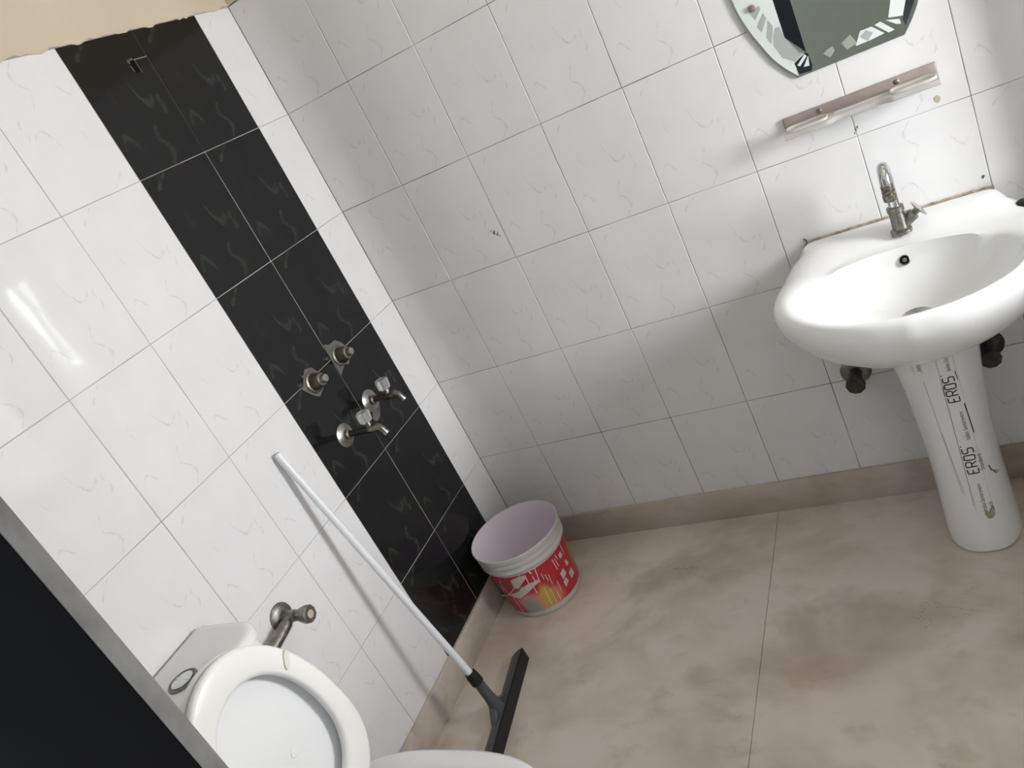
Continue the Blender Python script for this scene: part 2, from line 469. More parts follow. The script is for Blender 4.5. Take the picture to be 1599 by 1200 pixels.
for r, (zc, lo, hi) in enumerate(rows()):
    for c in range(12):                                             # back wall
        full = lo <= -TH / 2 + 1e-6
        rect = FULL if full else (-TW / 2, TW / 2, lo, hi)
        place_tile(wall_back, rect, 'tile_white', (TW * (c + 0.5), 0, zc), 0.0, full and random.random() < 0.22)
    yk = -0.154 + TW / 2                                            # left wall: a cut strip, two black columns, then white
    for c in range(9):
        yc = yk - TW * c
        a1 = min(TW / 2, 0.0 - yc); a0 = max(-TW / 2, YF - yc)
        rect = (a0, a1, lo, hi)
        black = c in (1, 2)
        full = lo <= -TH / 2 + 1e-6 and a1 > TW / 2 - 1e-6 and a0 < -TW / 2 + 1e-6
        if c == 2 and r == 0: continue                              # the holed tile is built below
        place_tile(wall_left, FULL if full else rect, 'tile_black' if black else 'tile_white', (0, yc, zc), math.pi / 2,
                   full and not black and random.random() < 0.22)
    for c in range(9):                                              # right wall, around the window
        yc = -TW * (c + 0.5)
        a0, a1 = -TW / 2, min(TW / 2, -yc - YF + 0.0 if False else TW / 2)
        # tile x axis runs along -y here
        ya, yb = yc - TW / 2, yc + TW / 2
        za, zb = zc + lo, zc + hi
        ya = max(ya, YF)
        cuts = []
        if yb <= y0 or ya >= y1 or zb <= z0 or za >= z1: cuts = [(ya, yb, za, zb)]
        else:
            if ya < y0: cuts.append((ya, y0, za, zb))
            if yb > y1: cuts.append((y1, yb, za, zb))
            m0, m1 = max(ya, y0), min(yb, y1)
            if za < z0: cuts.append((m0, m1, za, z0))
            if zb > z1: cuts.append((m0, m1, z1, zb))
        for (p, q, s, t) in cuts:
            if q - p < 0.01 or t - s < 0.01: continue
            place_tile(wall_right, (yc - q, yc - p, s - zc, t - zc), 'tile_white', (XR, yc, zc), -math.pi / 2)

# the black tile with a hole broken through it for a pipe
yc = -0.154 + TW / 2 - TW * 2; zc = Z0 + TH / 2
ha, hb, hz0, hz1 = -0.472, -0.452, 1.995, 2.026
def tl(a0, a1, b0, b1): return box((a0 - yc, 0.0, b0 - zc), (a1 - yc, 0.004, b1 - zc))
ya, yb, za, zb = yc - TW / 2 + 0.0009, yc + TW / 2 - 0.0009, zc - TH / 2 + 0.0009, TOP - 0.001
holed = part('tile', join(tl(ya, ha, za, zb), tl(ha, yb, hz1 + 0.0008, zb), tl(hb, yb, za, hz1 - 0.0008), tl(ha, hb, za, hz0)), M['tile_black'], None, smooth=0)
holed.parent = wall_left; holed.location = (0, yc, zc); holed.rotation_euler = (0, 0, math.pi / 2)
part('pipe_hole_dark', box((-0.0016, ha, hz0), (-0.0008, hb, hz1)), M['black'], wall_left, smooth=0)  # thin black plate painting the dark of the hole
chip = lambda P: prism(P, lambda a, b, t: (t, a, b), -0.001, 0.0004)
part('chipped_rim', join(chip([(-0.4755, 2.030), (-0.468, 2.027), (-0.471, 2.018), (-0.476, 2.022)]), chip([(-0.469, 2.030), (-0.456, 2.031), (-0.453, 2.026), (-0.464, 2.026)]),
                         chip([(-0.4525, 2.026), (-0.4505, 2.026), (-0.4485, 1.992), (-0.4505, 1.992)]), chip([(-0.476, 2.014), (-0.472, 2.014), (-0.4705, 1.998), (-0.473, 1.998)])),
     M['cement'], wall_left, smooth=0)

# painted plaster above the tiling, ragged lower edge
def plaster_strip(n, length, fn):
    lo = [TOP + random.uniform(-0.004, 0.003) + (0.004 * math.sin(i * 0.7)) * 0.5 for i in range(n + 1)]
    V = []; F = []
    for i in range(n + 1):
        s = length * i / n
        V += [fn(s, lo[i], 0.0), fn(s, lo[i], 0.004), fn(s, lo[i] + 0.006, 0.006), fn(s, ZC, 0.006), fn(s, ZC, 0.0)]
    for i in range(n):
        for k in range(4): F.append((5 * i + k, 5 * i + k + 1, 5 * i + k + 6, 5 * i + k + 5))
    return V, F
part('plaster_band', plaster_strip(150, 2.05, lambda s, z, d: (-0.0014 + d, -s, z)), M['plaster'], wall_left, smooth=0)
part('plaster_band', plaster_strip(150, XR, lambda s, z, d: (s, 0.0014 - d, z)), M['plaster'], wall_back, smooth=0)
part('plaster_band', plaster_strip(100, 2.05, lambda s, z, d: (XR + 0.0014 - d, -s, z)), M['plaster'], wall_right, smooth=0)

# skirting
def skirt(name, a, b):
    return struct(name, bevel(box(a, b), 0.002, 2), M['marble_skirt'], smooth=35)
skirt('baseboard_back', (0.0, -0.012, 0.0), (XR, 0.0, 0.1125))
skirt('baseboard_left', (0.0, YF, 0.0), (0.012, -0.012, 0.1125))
skirt('baseboard_right', (XR - 0.012, YF, 0.0), (XR, -0.012, 0.1125))

# window with daylit frosted panes
window = struct('window_1', join(
    box((XR + 0.02, y0, z0), (XR + 0.07, y0 + 0.035, z1)), box((XR + 0.02, y1 - 0.035, z0), (XR + 0.07, y1, z1)),
    box((XR + 0.02, y0, z0), (XR + 0.07, y1, z0 + 0.035)), box((XR + 0.02, y0, z1 - 0.035), (XR + 0.07, y1, z1))), M['alu'])
for (p, q) in ((y0 + 0.035, y1 - 0.035),):
    part('pane', box((XR + 0.042, p, z0 + 0.035), (XR + 0.048, q, z1 - 0.035)), M['pane'], window, smooth=0)

# door leaf standing ajar at the left of the doorway
E1 = Vector((0.747, -1.744, 0)); th = math.radians(25)
dr = Vector((math.cos(th), math.sin(th), 0)); nn = Vector((math.sin(th), -math.cos(th), 0))
DT, DW = 0.033, 0.69
def slab(p0, ln, d0, d1, za, zb):
    """a board along dr from p0, its thickness from d0 to d1 along nn"""
    P = [p0 + nn * d0, p0 + nn * d1, p0 + dr * ln + nn * d1, p0 + dr * ln + nn * d0]
    V = [(p.x, p.y, za) for p in P] + [(p.x, p.y, zb) for p in P]
    return V, box((0, 0, 0), (1, 1, 1))[1]
H = E1 - dr * DW
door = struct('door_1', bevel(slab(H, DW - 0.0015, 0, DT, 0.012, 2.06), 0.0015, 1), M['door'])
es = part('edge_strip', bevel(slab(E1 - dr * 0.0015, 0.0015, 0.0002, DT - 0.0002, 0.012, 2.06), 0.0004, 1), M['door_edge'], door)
es['label'] = 'grey edge strip of the dark door'
trim = struct('trim_1', join(box((DOOR[0], YF - 0.1, 0), (DOOR[0] + 0.012, YF, 2.10)), box((DOOR[1] - 0.012, YF - 0.1, 0), (DOOR[1], YF, 2.10)),
                             box((DOOR[0], YF - 0.1, 2.088), (DOOR[1], YF, 2.10))), M['wood'])

# little marks on the back wall
spotf = lambda P: prism(P, lambda a, b, t: (a, -t, b), -0.001, 0.0005)
def blob(cx, cz, rx, rz, n=12, jitter=0.15):
    return [(cx + rx * math.cos(2 * math.pi * i / n) * random.uniform(1 - jitter, 1 + jitter), cz + rz * math.sin(2 * math.pi * i / n) * random.uniform(1 - jitter, 1 + jitter)) for i in range(n)]
part('filler_spot', spotf(blob(1.684, 1.111, 0.0065, 0.0085)), M['filler'], wall_back, smooth=0)
part('chip_mark', join(spotf(blob(1.501, 1.108, 0.0022, 0.005)), spotf(blob(1.506, 1.113, 0.0020, 0.004)), spotf(blob(1.497, 1.100, 0.0015, 0.003))), M['grey_mark'], wall_back, smooth=0)
part('dirt_mark', join(*[spotf(blob(0.468 + dx, 0.0 + dz, r, r * 1.3, 7)) for dx, dz, r in
     ((0, 1.186, .0035), (.008, 1.178, .003), (-.008, 1.196, .002), (.004, 1.192, .002), (.014, 1.172, .002), (.012, 1.184, .0018))]), M['grey_mark'], wall_back, smooth=0)
part('dirt_mark', join(*[spotf(blob(x, z, r, r * 1.4, 7)) for x, z, r in ((1.735, 0.893, .003), (1.738, 0.895, .002))]), M['rust'], wall_back, smooth=0)

# ------------------------------------------------------------------ washbasin
BX = 1.53
HALF = [(0.0, 0.215), (-0.03, 0.242), (-0.08, 0.272), (-0.15, 0.295), (-0.22, 0.305), (-0.30, 0.302), (-0.38, 0.276), (-0.45, 0.228), (-0.50, 0.166), (-0.535, 0.090), (-0.549, 0.0)]
def outline_pts():
    c = catmull([(h, y, 0) for y, h in HALF], 8)
    right = [(p.x, p.y) for p in c]
    left = [(-x, y) for x, y in reversed(right[:-1])]
    back = [(-0.215 + 0.43 * i / 12, 0.0) for i in range(1, 12)]
    return right + left + back
OUT = outline_pts()
CEN = (0.0, -0.27)
def polar(poly, n=144):
    """resample a closed outline by angle around CEN"""
    res = []
    for i in range(n):
        a = 2 * math.pi * i / n; d = (math.cos(a), math.sin(a)); best = 0
        for k in range(len(poly)):
            p, q = poly[k], poly[(k + 1) % len(poly)]
            ex, ey = q[0] - p[0], q[1] - p[1]
            den = d[0] * ey - d[1] * ex
            if abs(den) < 1e-12: continue
            px, py = p[0] - CEN[0], p[1] - CEN[1]
            t = (px * ey - py * ex) / den; s = (px * d[1] - py * d[0]) / den
            if t > 0 and -1e-6 <= s <= 1 + 1e-6: best = max(best, t)
        res.append(best)
    return res
NB = 144
RO = polar(OUT, NB)
ANG = [2 * math.pi * i / NB for i in range(NB)]
def bpt(i, r, z, cy=CEN[1]): return (BX + CEN[0] + r * math.cos(ANG[i]), cy + r * math.sin(ANG[i]), z)
def smooth01(x): x = max(0, min(1, x)); return x * x * (3 - 2 * x)
def ledge(y): return 0.026 * smooth01((y + 0.16) / 0.13)
def inner_r(i):
    # inner edge of the rim: an ellipse flattened at the back
    a, b = 0.238, 0.205 if math.sin(ANG[i]) < 0 else 0.158
    cy = -0.305 - CEN[1]
    # ray from CEN against ellipse centred at cy
    c, s = math.cos(ANG[i]), math.sin(ANG[i])
    A = (c / a) ** 2 + (s / b) ** 2; B = -2 * s * cy / b ** 2; Cc = cy * cy / b ** 2 - 1
    return (-B + math.sqrt(B * B - 4 * A * Cc)) / (2 * A)
RI = [inner_r(i) for i in range(NB)]
bas = thing('washbasin', 'white oval ceramic washbasin with wide rim fixed to the tiled back wall', 'washbasin', (BX, 0, 0.62))
rs = []
for s, z in ((0.30, 0.640), (0.40, 0.648), (0.55, 0.663), (0.70, 0.688), (0.82, 0.716), (0.90, 0.742), (0.955, 0.766), (0.987, 0.785), (1.0, 0.801), (0.998, 0.811)):
    r = []
    for i in range(NB):
        p = bpt(i, RO[i] * s, z)
        if math.sin(ANG[i]) > 0.5 and s > 0.6:     # the back is flat against the wall
            p = bpt(i, RO[i] * (0.97 + 0.03 * s), z)
        r.append((p[0], min(p[1], -0.001), p[2]))
    rs.append(r)
for f, z in ((0.06, 0.8205), (0.15, 0.8295), (0.28, 0.8365), (0.45, 0.8395), (0.62, 0.8395), (0.80, 0.8370), (0.94, 0.8325)):
    r = []
    for i in range(NB):
        p = bpt(i, RO[i] + (RI[i] - RO[i]) * f, z)
        zz = z + (max(z, 0.838) - z) * smooth01((p[1] + 0.05) / 0.03)       # no roll-off where it meets the wall
        r.append((p[0], min(p[1], -0.001), zz + ledge(p[1])))
    rs.append(r)
def notch(i):
    a = ANG[i]
    return 0.013 * sum(math.exp(-((a - c) / 0.07) ** 2) for c in (math.radians(22), math.radians(158)))
def backness(i): return smooth01((math.sin(ANG[i]) - 0.30) / 0.25)
# (scale, height) of the inside in front and at the back, where a step drops below the tap ledge
for (s, z), (sb, zb), wn in (((1.0, 0.828), (1.0, 0.836), .2), ((0.985, 0.819), (0.992, 0.824), .8), ((0.965, 0.811), (0.985, 0.811), 1), ((0.945, 0.803), (0.968, 0.803), 1), ((0.91, 0.788), (0.925, 0.792), .5),
                            ((0.84, 0.763), (0.84, 0.772), 0), ((0.72, 0.738), (0.72, 0.748), 0), ((0.55, 0.720), (0.55, 0.725), 0), ((0.35, 0.709), (0.35, 0.711), 0), ((0.13, 0.703), (0.13, 0.703), 0)):
    r = []
    for i in range(NB):
        b = backness(i); q = RI[i] * (s + (sb - s) * b) - notch(i) * wn
        zz = z + (zb - z) * b
        p = bpt(i, q, zz, CEN[1] + 0.012 * (1 - s)); r.append((p[0], p[1], zz + (0.35 * ledge(p[1]) if s > 0.95 else 0)))
    rs.append(r)
part('bowl', rings(rs), M['ceramic'], bas, smooth=60)
# drain, overflow, faint logo mark, sealant
dc = (BX + 0.003, -0.262, 0.7035)
part('drain', lathe(dc, (0, 0, 1), [(0, 0.034), (0.004, 0.034), (0.0055, 0.030), (0.003, 0.022), (0.0005, 0.018), (0.0005, 0.004)], 28), M['chrome'], bas)
ov = Vector((1.533, -0.1545, 0.8035)); oa = Vector((0, -0.80, 0.50)).normalized()
of = part('overflow_ring', lathe(ov - oa * 0.010, oa, [(0, 0.0125), (0.0115, 0.0125), (0.0125, 0.0105), (0.006, 0.0095)], 24, cap1=False), M['chrome_old'], bas)
part('overflow_hole_dark', lathe(ov - oa * 0.010, oa, [(0.0, 0.0104), (0.0098, 0.0102)], 24), M['black'], of)  # solid black plug painting the dark of the overflow opening
oc = lathe(ov - oa * 0.010, oa, [(0.009, 0.0055), (0.0118, 0.0055)], 16)
part('screw', oc, M['chrome_old'], of)
# caulk line where the rim meets the wall
sp = []
for i in range(61):
    x = 1.309 + 0.444 * i / 60
    q = smooth01((abs(x - BX) - 0.195) / 0.03)
    sp.append((x, -0.0025, 0.8645 - 0.004 * q + random.uniform(-0.0008, 0.0008)))
part('sealant', tube(sp, [0.0042 + random.uniform(-0.001, 0.0012) for _ in sp], 8), M['sealant'], bas, smooth=60)
part('rust_stain', join(tube([(1.306, -0.003, 0.876), (1.312, -0.004, 0.868), (1.309, -0.004, 0.860), (1.300, -0.006, 0.852)], 0.0022, 6, 4)), M['rust'], bas)

# pedestal --------------------------------------------------------------
ped = thing('pedestal', 'white tapered ceramic pedestal under the washbasin with brown lettered packing tape', 'pedestal', (1.541, -0.17, 0))
PZ = [(0.0, 0.089, 0.137), (0.012, 0.0905, 0.1395), (0.10, 0.0870, 0.137), (0.22, 0.0835, 0.132), (0.34, 0.0840, 0.128), (0.45, 0.0895, 0.128), (0.54, 0.0985, 0.131), (0.61, 0.108, 0.136), (0.665, 0.118, 0.142)]
PCX, PCY = 1.541, -0.170
def ped_dim(z):
    for (a, h0, d0), (b, h1, d1) in zip(PZ, PZ[1:]):
        if a <= z <= b:
            t = smooth01((z - a) / (b - a)) * 0.4 + 0.6 * (z - a) / (b - a)
            return h0 + (h1 - h0) * t, d0 + (d1 - d0) * t
    return PZ[-1][1:] if z > 0.6 else PZ[0][1:]
EXP = 2.5
def ped_y(x, z, off=0.0):
    h, d = ped_dim(z); k = min(0.999, abs(x - PCX) / h)
    return PCY - d * (1 - k ** EXP) ** (1 / EXP) - off
prs = []
for z in [0.0, 0.006, 0.012, 0.04, 0.08] + [0.12 + 0.03 * k for k in range(17)] + [0.625, 0.638]:
    h, d = ped_dim(z)
    if z == 0.0: h -= 0.004; d -= 0.004
    r = []
    for i in range(64):
        a = 2 * math.pi * i / 64; c, s = math.cos(a), math.sin(a)
        sc = (abs(c) ** EXP + abs(s) ** EXP) ** (-1 / EXP)
        yy = PCY - d * s * sc if s > 0 else PCY - 0.09 * s * sc
        r.append((PCX + h * c * sc, yy, z))
    prs.append(r)
part('column', rings(prs), M['ceramic'], ped, smooth=60)
def ped_strip(pts, width, off):
    """flat line drawn on the pedestal through (x, z) points"""
    P = [Vector((x, z)) for x, z in pts]; V = []; F = []
    for i, p in enumerate(P):
        d = (P[min(i + 1, len(P) - 1)] - P[max(i - 1, 0)]).normalized(); n = Vector((-d.y, d.x)) * width / 2
        for q in (p - n, p + n): V.append((q.x, ped_y(q.x, q.y, off), q.y))
        for q in (p - n, p + n): V.append((q.x, ped_y(q.x, q.y, -0.0006), q.y))
    for i in range(len(P) - 1):
        a, b = 4 * i, 4 * i + 4
        F += [(a, a + 1, b + 1, b), (a, b, b + 2, a + 2), (a + 1, a + 3, b + 3, b + 1)]
    return V, F
def lerp_pts(p, q, n): return [(p[0] + (q[0] - p[0]) * i / n, p[1] + (q[1] - p[1]) * i / n) for i in range(n + 1)]
def tx(z): return 1.556 + 0.012 * (z - 0.30)        # centre line of the tape
part('tape', ped_strip([(tx(z) + 0.003, z) for z in [0.135 + 0.0255 * k for k in range(20)]], 0.040, 0.0004), M['tape'], ped, smooth=60)
def ped_patch(P, off):
    n = len(P); cx = sum(a for a, b in P) / n; cz = sum(b for a, b in P) / n
    V = [(cx, ped_y(cx, cz, off), cz)] + [(a, ped_y(a, b, off), b) for a, b in P] + [(a, ped_y(a, b, -0.0006), b) for a, b in P]
    return V, [(0, 1 + i, 1 + (i + 1) % n) for i in range(n)] + [(1 + i, 1 + n + i, 1 + n + (i + 1) % n, 1 + (i + 1) % n) for i in range(n)]
part('glue_residue', ped_patch([(1.560, 0.112), (1.570, 0.110), (1.578, 0.118), (1.580, 0.135), (1.577, 0.152), (1.572, 0.140), (1.566, 0.132), (1.558, 0.140), (1.555, 0.128)], 0.0007), M['tape_dirt'], ped, smooth=0)
# block capitals drawn as strokes: reading upwards, tops of the letters to the left
ST = {'E': [[(1, 1), (0.08, 1), (0, 0), (1, 0)], [(0.02, .5), (.8, .5)]],
      'R': [[(0, 0), (0, 1), (.85, 1), (1, .85), (1, .6), (.85, .48), (0, .48)], [(.55, .48), (1, 0)]],
      'O': [[(.15, 0), (.85, 0), (1, .15), (1, .85), (.85, 1), (.15, 1), (0, .85), (0, .15), (.15, 0)]],
      'S': [[(0, 0), (.85, 0), (1, .15), (1, .38), (.85, .5), (.15, .5), (0, .65), (0, .88), (.15, 1), (1, 1)]]}
def capitals(word, zb, zt, hgt):
    n = len(word); adv = (zt - zb) / n
    for k, ch in enumerate(word):
        gs = []
        for st in ST[ch]:
            pts = []
            for (p, q) in zip(st, st[1:]): pts += lerp_pts(p, q, 3)[:-1]
            pts.append(st[-1])
            mp = [(tx(zb) + 0.001 + hgt / 2 - b * hgt, zb + adv * (k + 0.08 + 0.70 * a + 0.06 * b)) for a, b in pts]
            gs.append(ped_strip(mp, 0.0027, 0.0010))
        part('letter', join(*gs), M['ink'], ped, smooth=0)
capitals('EROS', 0.468, 0.547, 0.0245)
capitals('EROS', 0.252, 0.335, 0.0245)
for z in (0.551, 0.339):
    part('registered_mark', ped_strip([(tx(z) - 0.0125 + 0.0012 * math.cos(a), z + 0.0012 * math.sin(a)) for a in [k * math.pi / 4 for k in range(9)]], 0.0008, 0.0010), M['ink'], ped, smooth=0)
def text_geom(body, size, mapf):
    cu = bpy.data.curves.new('txt', 'FONT'); cu.body = body; cu.size = size; cu.resolution_u = 2
    ob = bpy.data.objects.new('txt', cu); COL.objects.link(ob)
    dg = bpy.context.evaluated_depsgraph_get(); dg.update()
    me = bpy.data.meshes.new_from_object(ob.evaluated_get(dg))
    V = [mapf(v.co.x, v.co.y) for v in me.vertices]; F = [tuple(p.vertices) for p in me.polygons]
    wd = max((v.co.x for v in me.vertices), default=0)
    bpy.data.objects.remove(ob); bpy.data.curves.remove(cu); bpy.data.meshes.remove(me)
    return V, F
def small_text(body, zb, size, x0, squeeze=1.0):
    return text_geom(body, size, lambda a, b: (x0 - b, ped_y(x0 - b, zb + a * squeeze, 0.0010), zb + a * squeeze))
part('small_lettering', small_text('Italian Sanitaryware', 0.355, 0.0150, tx(0.4) + 0.0125, 0.72), M['ink_faint'], ped, smooth=0)
part('small_lettering', small_text('Italian Sanitaryware', 0.560, 0.0150, tx(0.6) + 0.0105, 0.66), M['ink_faint'], ped, smooth=0)
part('small_lettering', small_text('Italian Sanitaryware', 0.137, 0.0150, tx(0.2) + 0.0085, 0.72), M['ink_faint'], ped, smooth=0)
part('small_lettering', small_text('Standard', 0.258, 0.0150, tx(0.3) + 0.0265, 0.9), M['ink_faint'], ped, smooth=0)
part('small_lettering', small_text('Sanit', 0.135, 0.0150, tx(0.2) + 0.0235, 0.9), M['ink_faint'], ped, smooth=0)
for g, m in ((ped_strip(lerp_pts((1.577, 0.557), (1.5785, 0.53), 4), 0.0016, 0.0009), 'ink'), (ped_strip(lerp_pts((1.578, 0.46), (1.581, 0.37), 8), 0.0024, 0.0009), 'ink'),
             (ped_strip(lerp_pts((1.5435, 0.520), (1.5425, 0.492), 4), 0.0018, 0.0009), 'ink'), (ped_strip(lerp_pts((1.5425, 0.488), (1.537, 0.16), 20), 0.0008, 0.0009), 'ink_faint'),
             (ped_strip(lerp_pts((1.5445, 0.62), (1.5430, 0.525), 8), 0.0006, 0.0009), 'faint_line')):
    part('tape_edge_line', g, M[m], ped, smooth=0)
part('scratch_line', join(ped_strip(lerp_pts((1.507, 0.545), (1.511, 0.40), 10) + lerp_pts((1.511, 0.395), (1.519, 0.205), 10) + [(1.522, 0.196), (1.5235, 0.21)] + lerp_pts((1.522, 0.22), (1.512, 0.39), 10), 0.0011, 0.0004)), M['faint_line'], ped, smooth=0)
part('scuff_mark', join(ped_strip([(1.592, 0.262), (1.595, 0.245), (1.603, 0.232), (1.611, 0.222), (1.618, 0.222)], 0.0034, 0.0006), ped_strip([(1.600, 0.236), (1.606, 0.224)], 0.0045, 0.0006)), M['grey_mark'], ped, smooth=0)
part('small_lettering', small_text('Italia', 0.575, 0.013, 1.508, 0.8), M['ink_faint'], ped, smooth=0)
part('ink_spot', ped_strip([(1.524, 0.620), (1.527, 0.613), (1.529, 0.611)], 0.004, 0.0006), M['ink'], ped, smooth=0)
part('ink_spot', ped_strip([(1.507, 0.600), (1.508, 0.597)], 0.0025, 0.0006), M['ink'], ped, smooth=0)
part('tape_scrap', ped_strip([(1.500, 0.628), (1.4995, 0.61), (1.500, 0.59), (1.501, 0.567)], 0.022, 0.0004), M['tape'], ped, smooth=0)

# ------------------------------------------------------------------ basin tap
tap = thing('swan_neck_tap', 'tarnished chrome swan neck tap standing on the washbasin ledge', 'tap', (1.541, -0.098, 0.855))
TX, TY, TZ = 1.541, -0.098, 0.857
part('base_flange', lathe((TX, TY, TZ - 0.004), (0, 0, 1), [(0, 0.024), (0.008, 0.025), (0.011, 0.021), (0.0125, 0.015)], 24), M['chrome_old'], tap)
part('body', join(lathe((TX, TY, TZ + 0.005), (0, 0, 1), [(0, 0.0175), (0.01, 0.0180), (0.034, 0.0175), (0.046, 0.0165), (0.048, 0.0195), (0.060, 0.0195), (0.062, 0.0165)], 24),
                  lathe((TX, TY, TZ + 0.010), (0.80, 0.10, 0.52), [(0, 0.0125), (0.020, 0.0135), (0.040, 0.0150), (0.044, 0.0130)], 20)), M['chrome_old'], tap)
ha_ = Vector((0.80, 0.10, 0.52)).normalized(); hb_ = Vector((TX, TY, TZ + 0.010)) + ha_ * 0.043
part('spindle', lathe(hb_, ha_, [(0, 0.0085), (0.013, 0.0082)], 12), M['brass'], tap)
part('handle_disc', lathe(hb_ + ha_ * 0.0125, ha_, [(0, 0.022), (0.001, 0.0245), (0.0035, 0.0245), (0.0045, 0.023)], 28), M['chrome_bright'], tap)
neck = [(TX, TY, TZ + 0.060), (TX, TY, TZ + 0.106), (TX, TY, TZ + 0.146)]
for k in range(1, 12):
    a = math.pi * k / 11
    neck.append((TX - 0.001 * k / 11, TY - 0.030 * (1 - math.cos(a)), TZ + 0.146 + 0.030 * math.sin(a)))
neck.append((TX - 0.001, TY - 0.060, TZ + 0.142))
part('neck', tube(neck, 0.0132, 18), M['chrome_bright'], tap, smooth=60)
ae = (TX - 0.001, TY - 0.060, TZ + 0.143)
part('aerator', lathe(ae, (0, 0, -1), [(0, 0.0140), (0.010, 0.0140), (0.0115, 0.0125), (0.014, 0.0150), (0.019, 0.0150), (0.021, 0.0130), (0.024, 0.0155), (0.038, 0.0150), (0.040, 0.0125), (0.034, 0.010)], 20), M['brass'], tap)

# small dark knob on the far back rim of the basin
knob = thing('rubber_plug', 'small black rubber plug lying on the back right rim of the washbasin', 'plug', (1.797, -0.100, 0.834))
part('stopper', lathe((1.797, -0.100, 0.834), (0, 0, 1), [(0, 0.013), (0.004, 0.0155), (0.010, 0.0145), (0.013, 0.010)], 16), M['black_rubber'], knob)

# ------------------------------------------------------------------ mirror
MC = 1.5325
mir = thing('wall_mirror', 'round sided wall mirror with frosted fan pattern hanging above the soap shelf', 'mirror', (MC, 0, 1.281))
arc = [(0.1205, 1.2795), (0.143, 1.307), (0.164, 1.3414), (0.1815, 1.385), (0.196, 1.427), (0.206, 1.470), (0.2105, 1.510), (0.213, 1.565)]
ca = [(p.x, p.y) for p in catmull([(a, b, 0) for a, b in arc], 4)]
up = [(a, 2 * 1.565 - b) for a, b in reversed(ca[:-1])]
half = ca + up
full = [(MC + a, b) for a, b in half] + [(MC - a, b) for a, b in reversed(half)]
fm = lambda a, b, t: (a, -t, b)
part('backing', prism([(MC + (a - MC) * 0.985, 1.565 + (b - 1.565) * 0.985) for a, b in full], fm, 0.0, 0.0025), M['glass_edge'], mir, smooth=0)
base = part('glass', prism(full, fm, 0.0025, 0.0065), [M['mirror'], M['glass_edge']], mir, smooth=0)
for p in base.data.polygons:
    p.material_index = 0 if abs(p.normal.y) > 0.9 else 1
# frosted side panels
YG = 0.0065
def left_panel(sgn):
    c = [(a, b) for a, b in half if b < 1.85]
    P = [(MC + sgn * (a - 0.004), b + 0.003) for a, b in c]
    inn = [(MC + sgn * 0.1215, 1.84), (MC + sgn * 0.1215, 1.375), (MC + sgn * 0.091, 1.328), (MC + sgn * 0.117, 1.300)]
    return P + inn
part('frosted_panel', prism(left_panel(-1), fm, YG - 0.0002, YG + 0.0004), M['frost'], mir, smooth=0)
G = {'g0': [(1.3546, 1.4629), (1.3781, 1.4711), (1.3807, 1.4631), (1.3622, 1.4438)],
     'g1': [(1.3823, 1.4521), (1.3864, 1.4381), (1.3675, 1.4117), (1.3603, 1.4272)],
     'g2': [(1.388, 1.4322), (1.3946, 1.4153), (1.3893, 1.3985), (1.3794, 1.3782), (1.3732, 1.3969), (1.3806, 1.4146)],
     'g3': [(1.3977, 1.4088), (1.4077, 1.4078), (1.4121, 1.3779), (1.4398, 1.3288), (1.4175, 1.3171), (1.393, 1.3384), (1.384, 1.3709), (1.3878, 1.3904)]}
for k in sorted(G):
    part('fan_petal', prism(G[k], fm, YG, YG + 0.0007), M['etch'], mir, smooth=0)
# bevelled middle: raised pane, tilted facets left and right
XL, XI, XJ, XRR = 1.4115, 1.4475, 1.6445, 1.6600
ZB, ZT = 1.330, 1.83
YP = 0.0135
cen = [(XI, -YP, ZB), (XJ, -YP, ZB), (XJ, -YP, ZT), (XI, -YP, ZT), (XI, -YG, ZB), (XJ, -YG, ZB), (XJ, -YG, ZT), (XI, -YG, ZT)]
part('middle_pane', (cen, box((0, 0, 0), (1, 1, 1))[1]), M['mirror'], mir, smooth=0)
fl = [(XL, -YG - 0.0003, 1.379), (XI, -YP, ZB), (XI, -YP, ZT), (XL, -YG - 0.0003, 1.79), (XI, -YG, ZB), (XI, -YG, ZT)]
part('bevel_facet', (fl, [(0, 1, 2, 3), (0, 4, 1), (3, 2, 5), (1, 4, 5, 2), (0, 3, 5, 4)]), M['dark_facet'], mir, smooth=0)
fr = [(1.690, -YG - 0.0003, 1.345), (1.6725, -YP + 0.001, 1.352), (1.6725, -YP + 0.001, 1.79), (1.702, -YG - 0.0003, 1.79), (1.702, -YG - 0.0003, 1.370), (1.660, -YG - 0.0003, 1.2985), (1.657, -YP + 0.003, 1.312)]
part('bevel_facet', (fr, [(0, 1, 6, 5), (0, 4, 3, 2, 1)]), M['dark_facet'], mir, smooth=0)
part('frosted_panel', prism([(1.643, 1.80), (1.643, 1.3635), (1.6302, 1.330), (1.6586, 1.3221), (1.6720, 1.352), (1.6720, 1.80)], fm, YG, YP + 0.0004), M['frost'], mir, smooth=0)
PIC = {'f1': [(1.481, 1.3091), (1.491, 1.3152), (1.5049, 1.3178), (1.5067, 1.3066), (1.4936, 1.2949)],
       'f2': [(1.5241, 1.3164), (1.5464, 1.3271), (1.5558, 1.3024), (1.5319, 1.2974)],
       'b1': [(1.5997, 1.3254), (1.6127, 1.3279), (1.6363, 1.2989), (1.6238, 1.2978)],
       'b2': [(1.6232, 1.3265), (1.6514, 1.3171), (1.6516, 1.3054), (1.642, 1.3097)],
       'd2': [(1.5684, 1.3258), (1.5933, 1.3249), (1.615, 1.3), (1.583, 1.2973), (1.5513, 1.2975)]}
for k in sorted(PIC):
    part('etched_motif', prism(PIC[k], fm, YG, YG + 0.0005), M['frost'] if k in ('b1', 'b2', 'd2') else M['etch_soft'], mir, smooth=0)
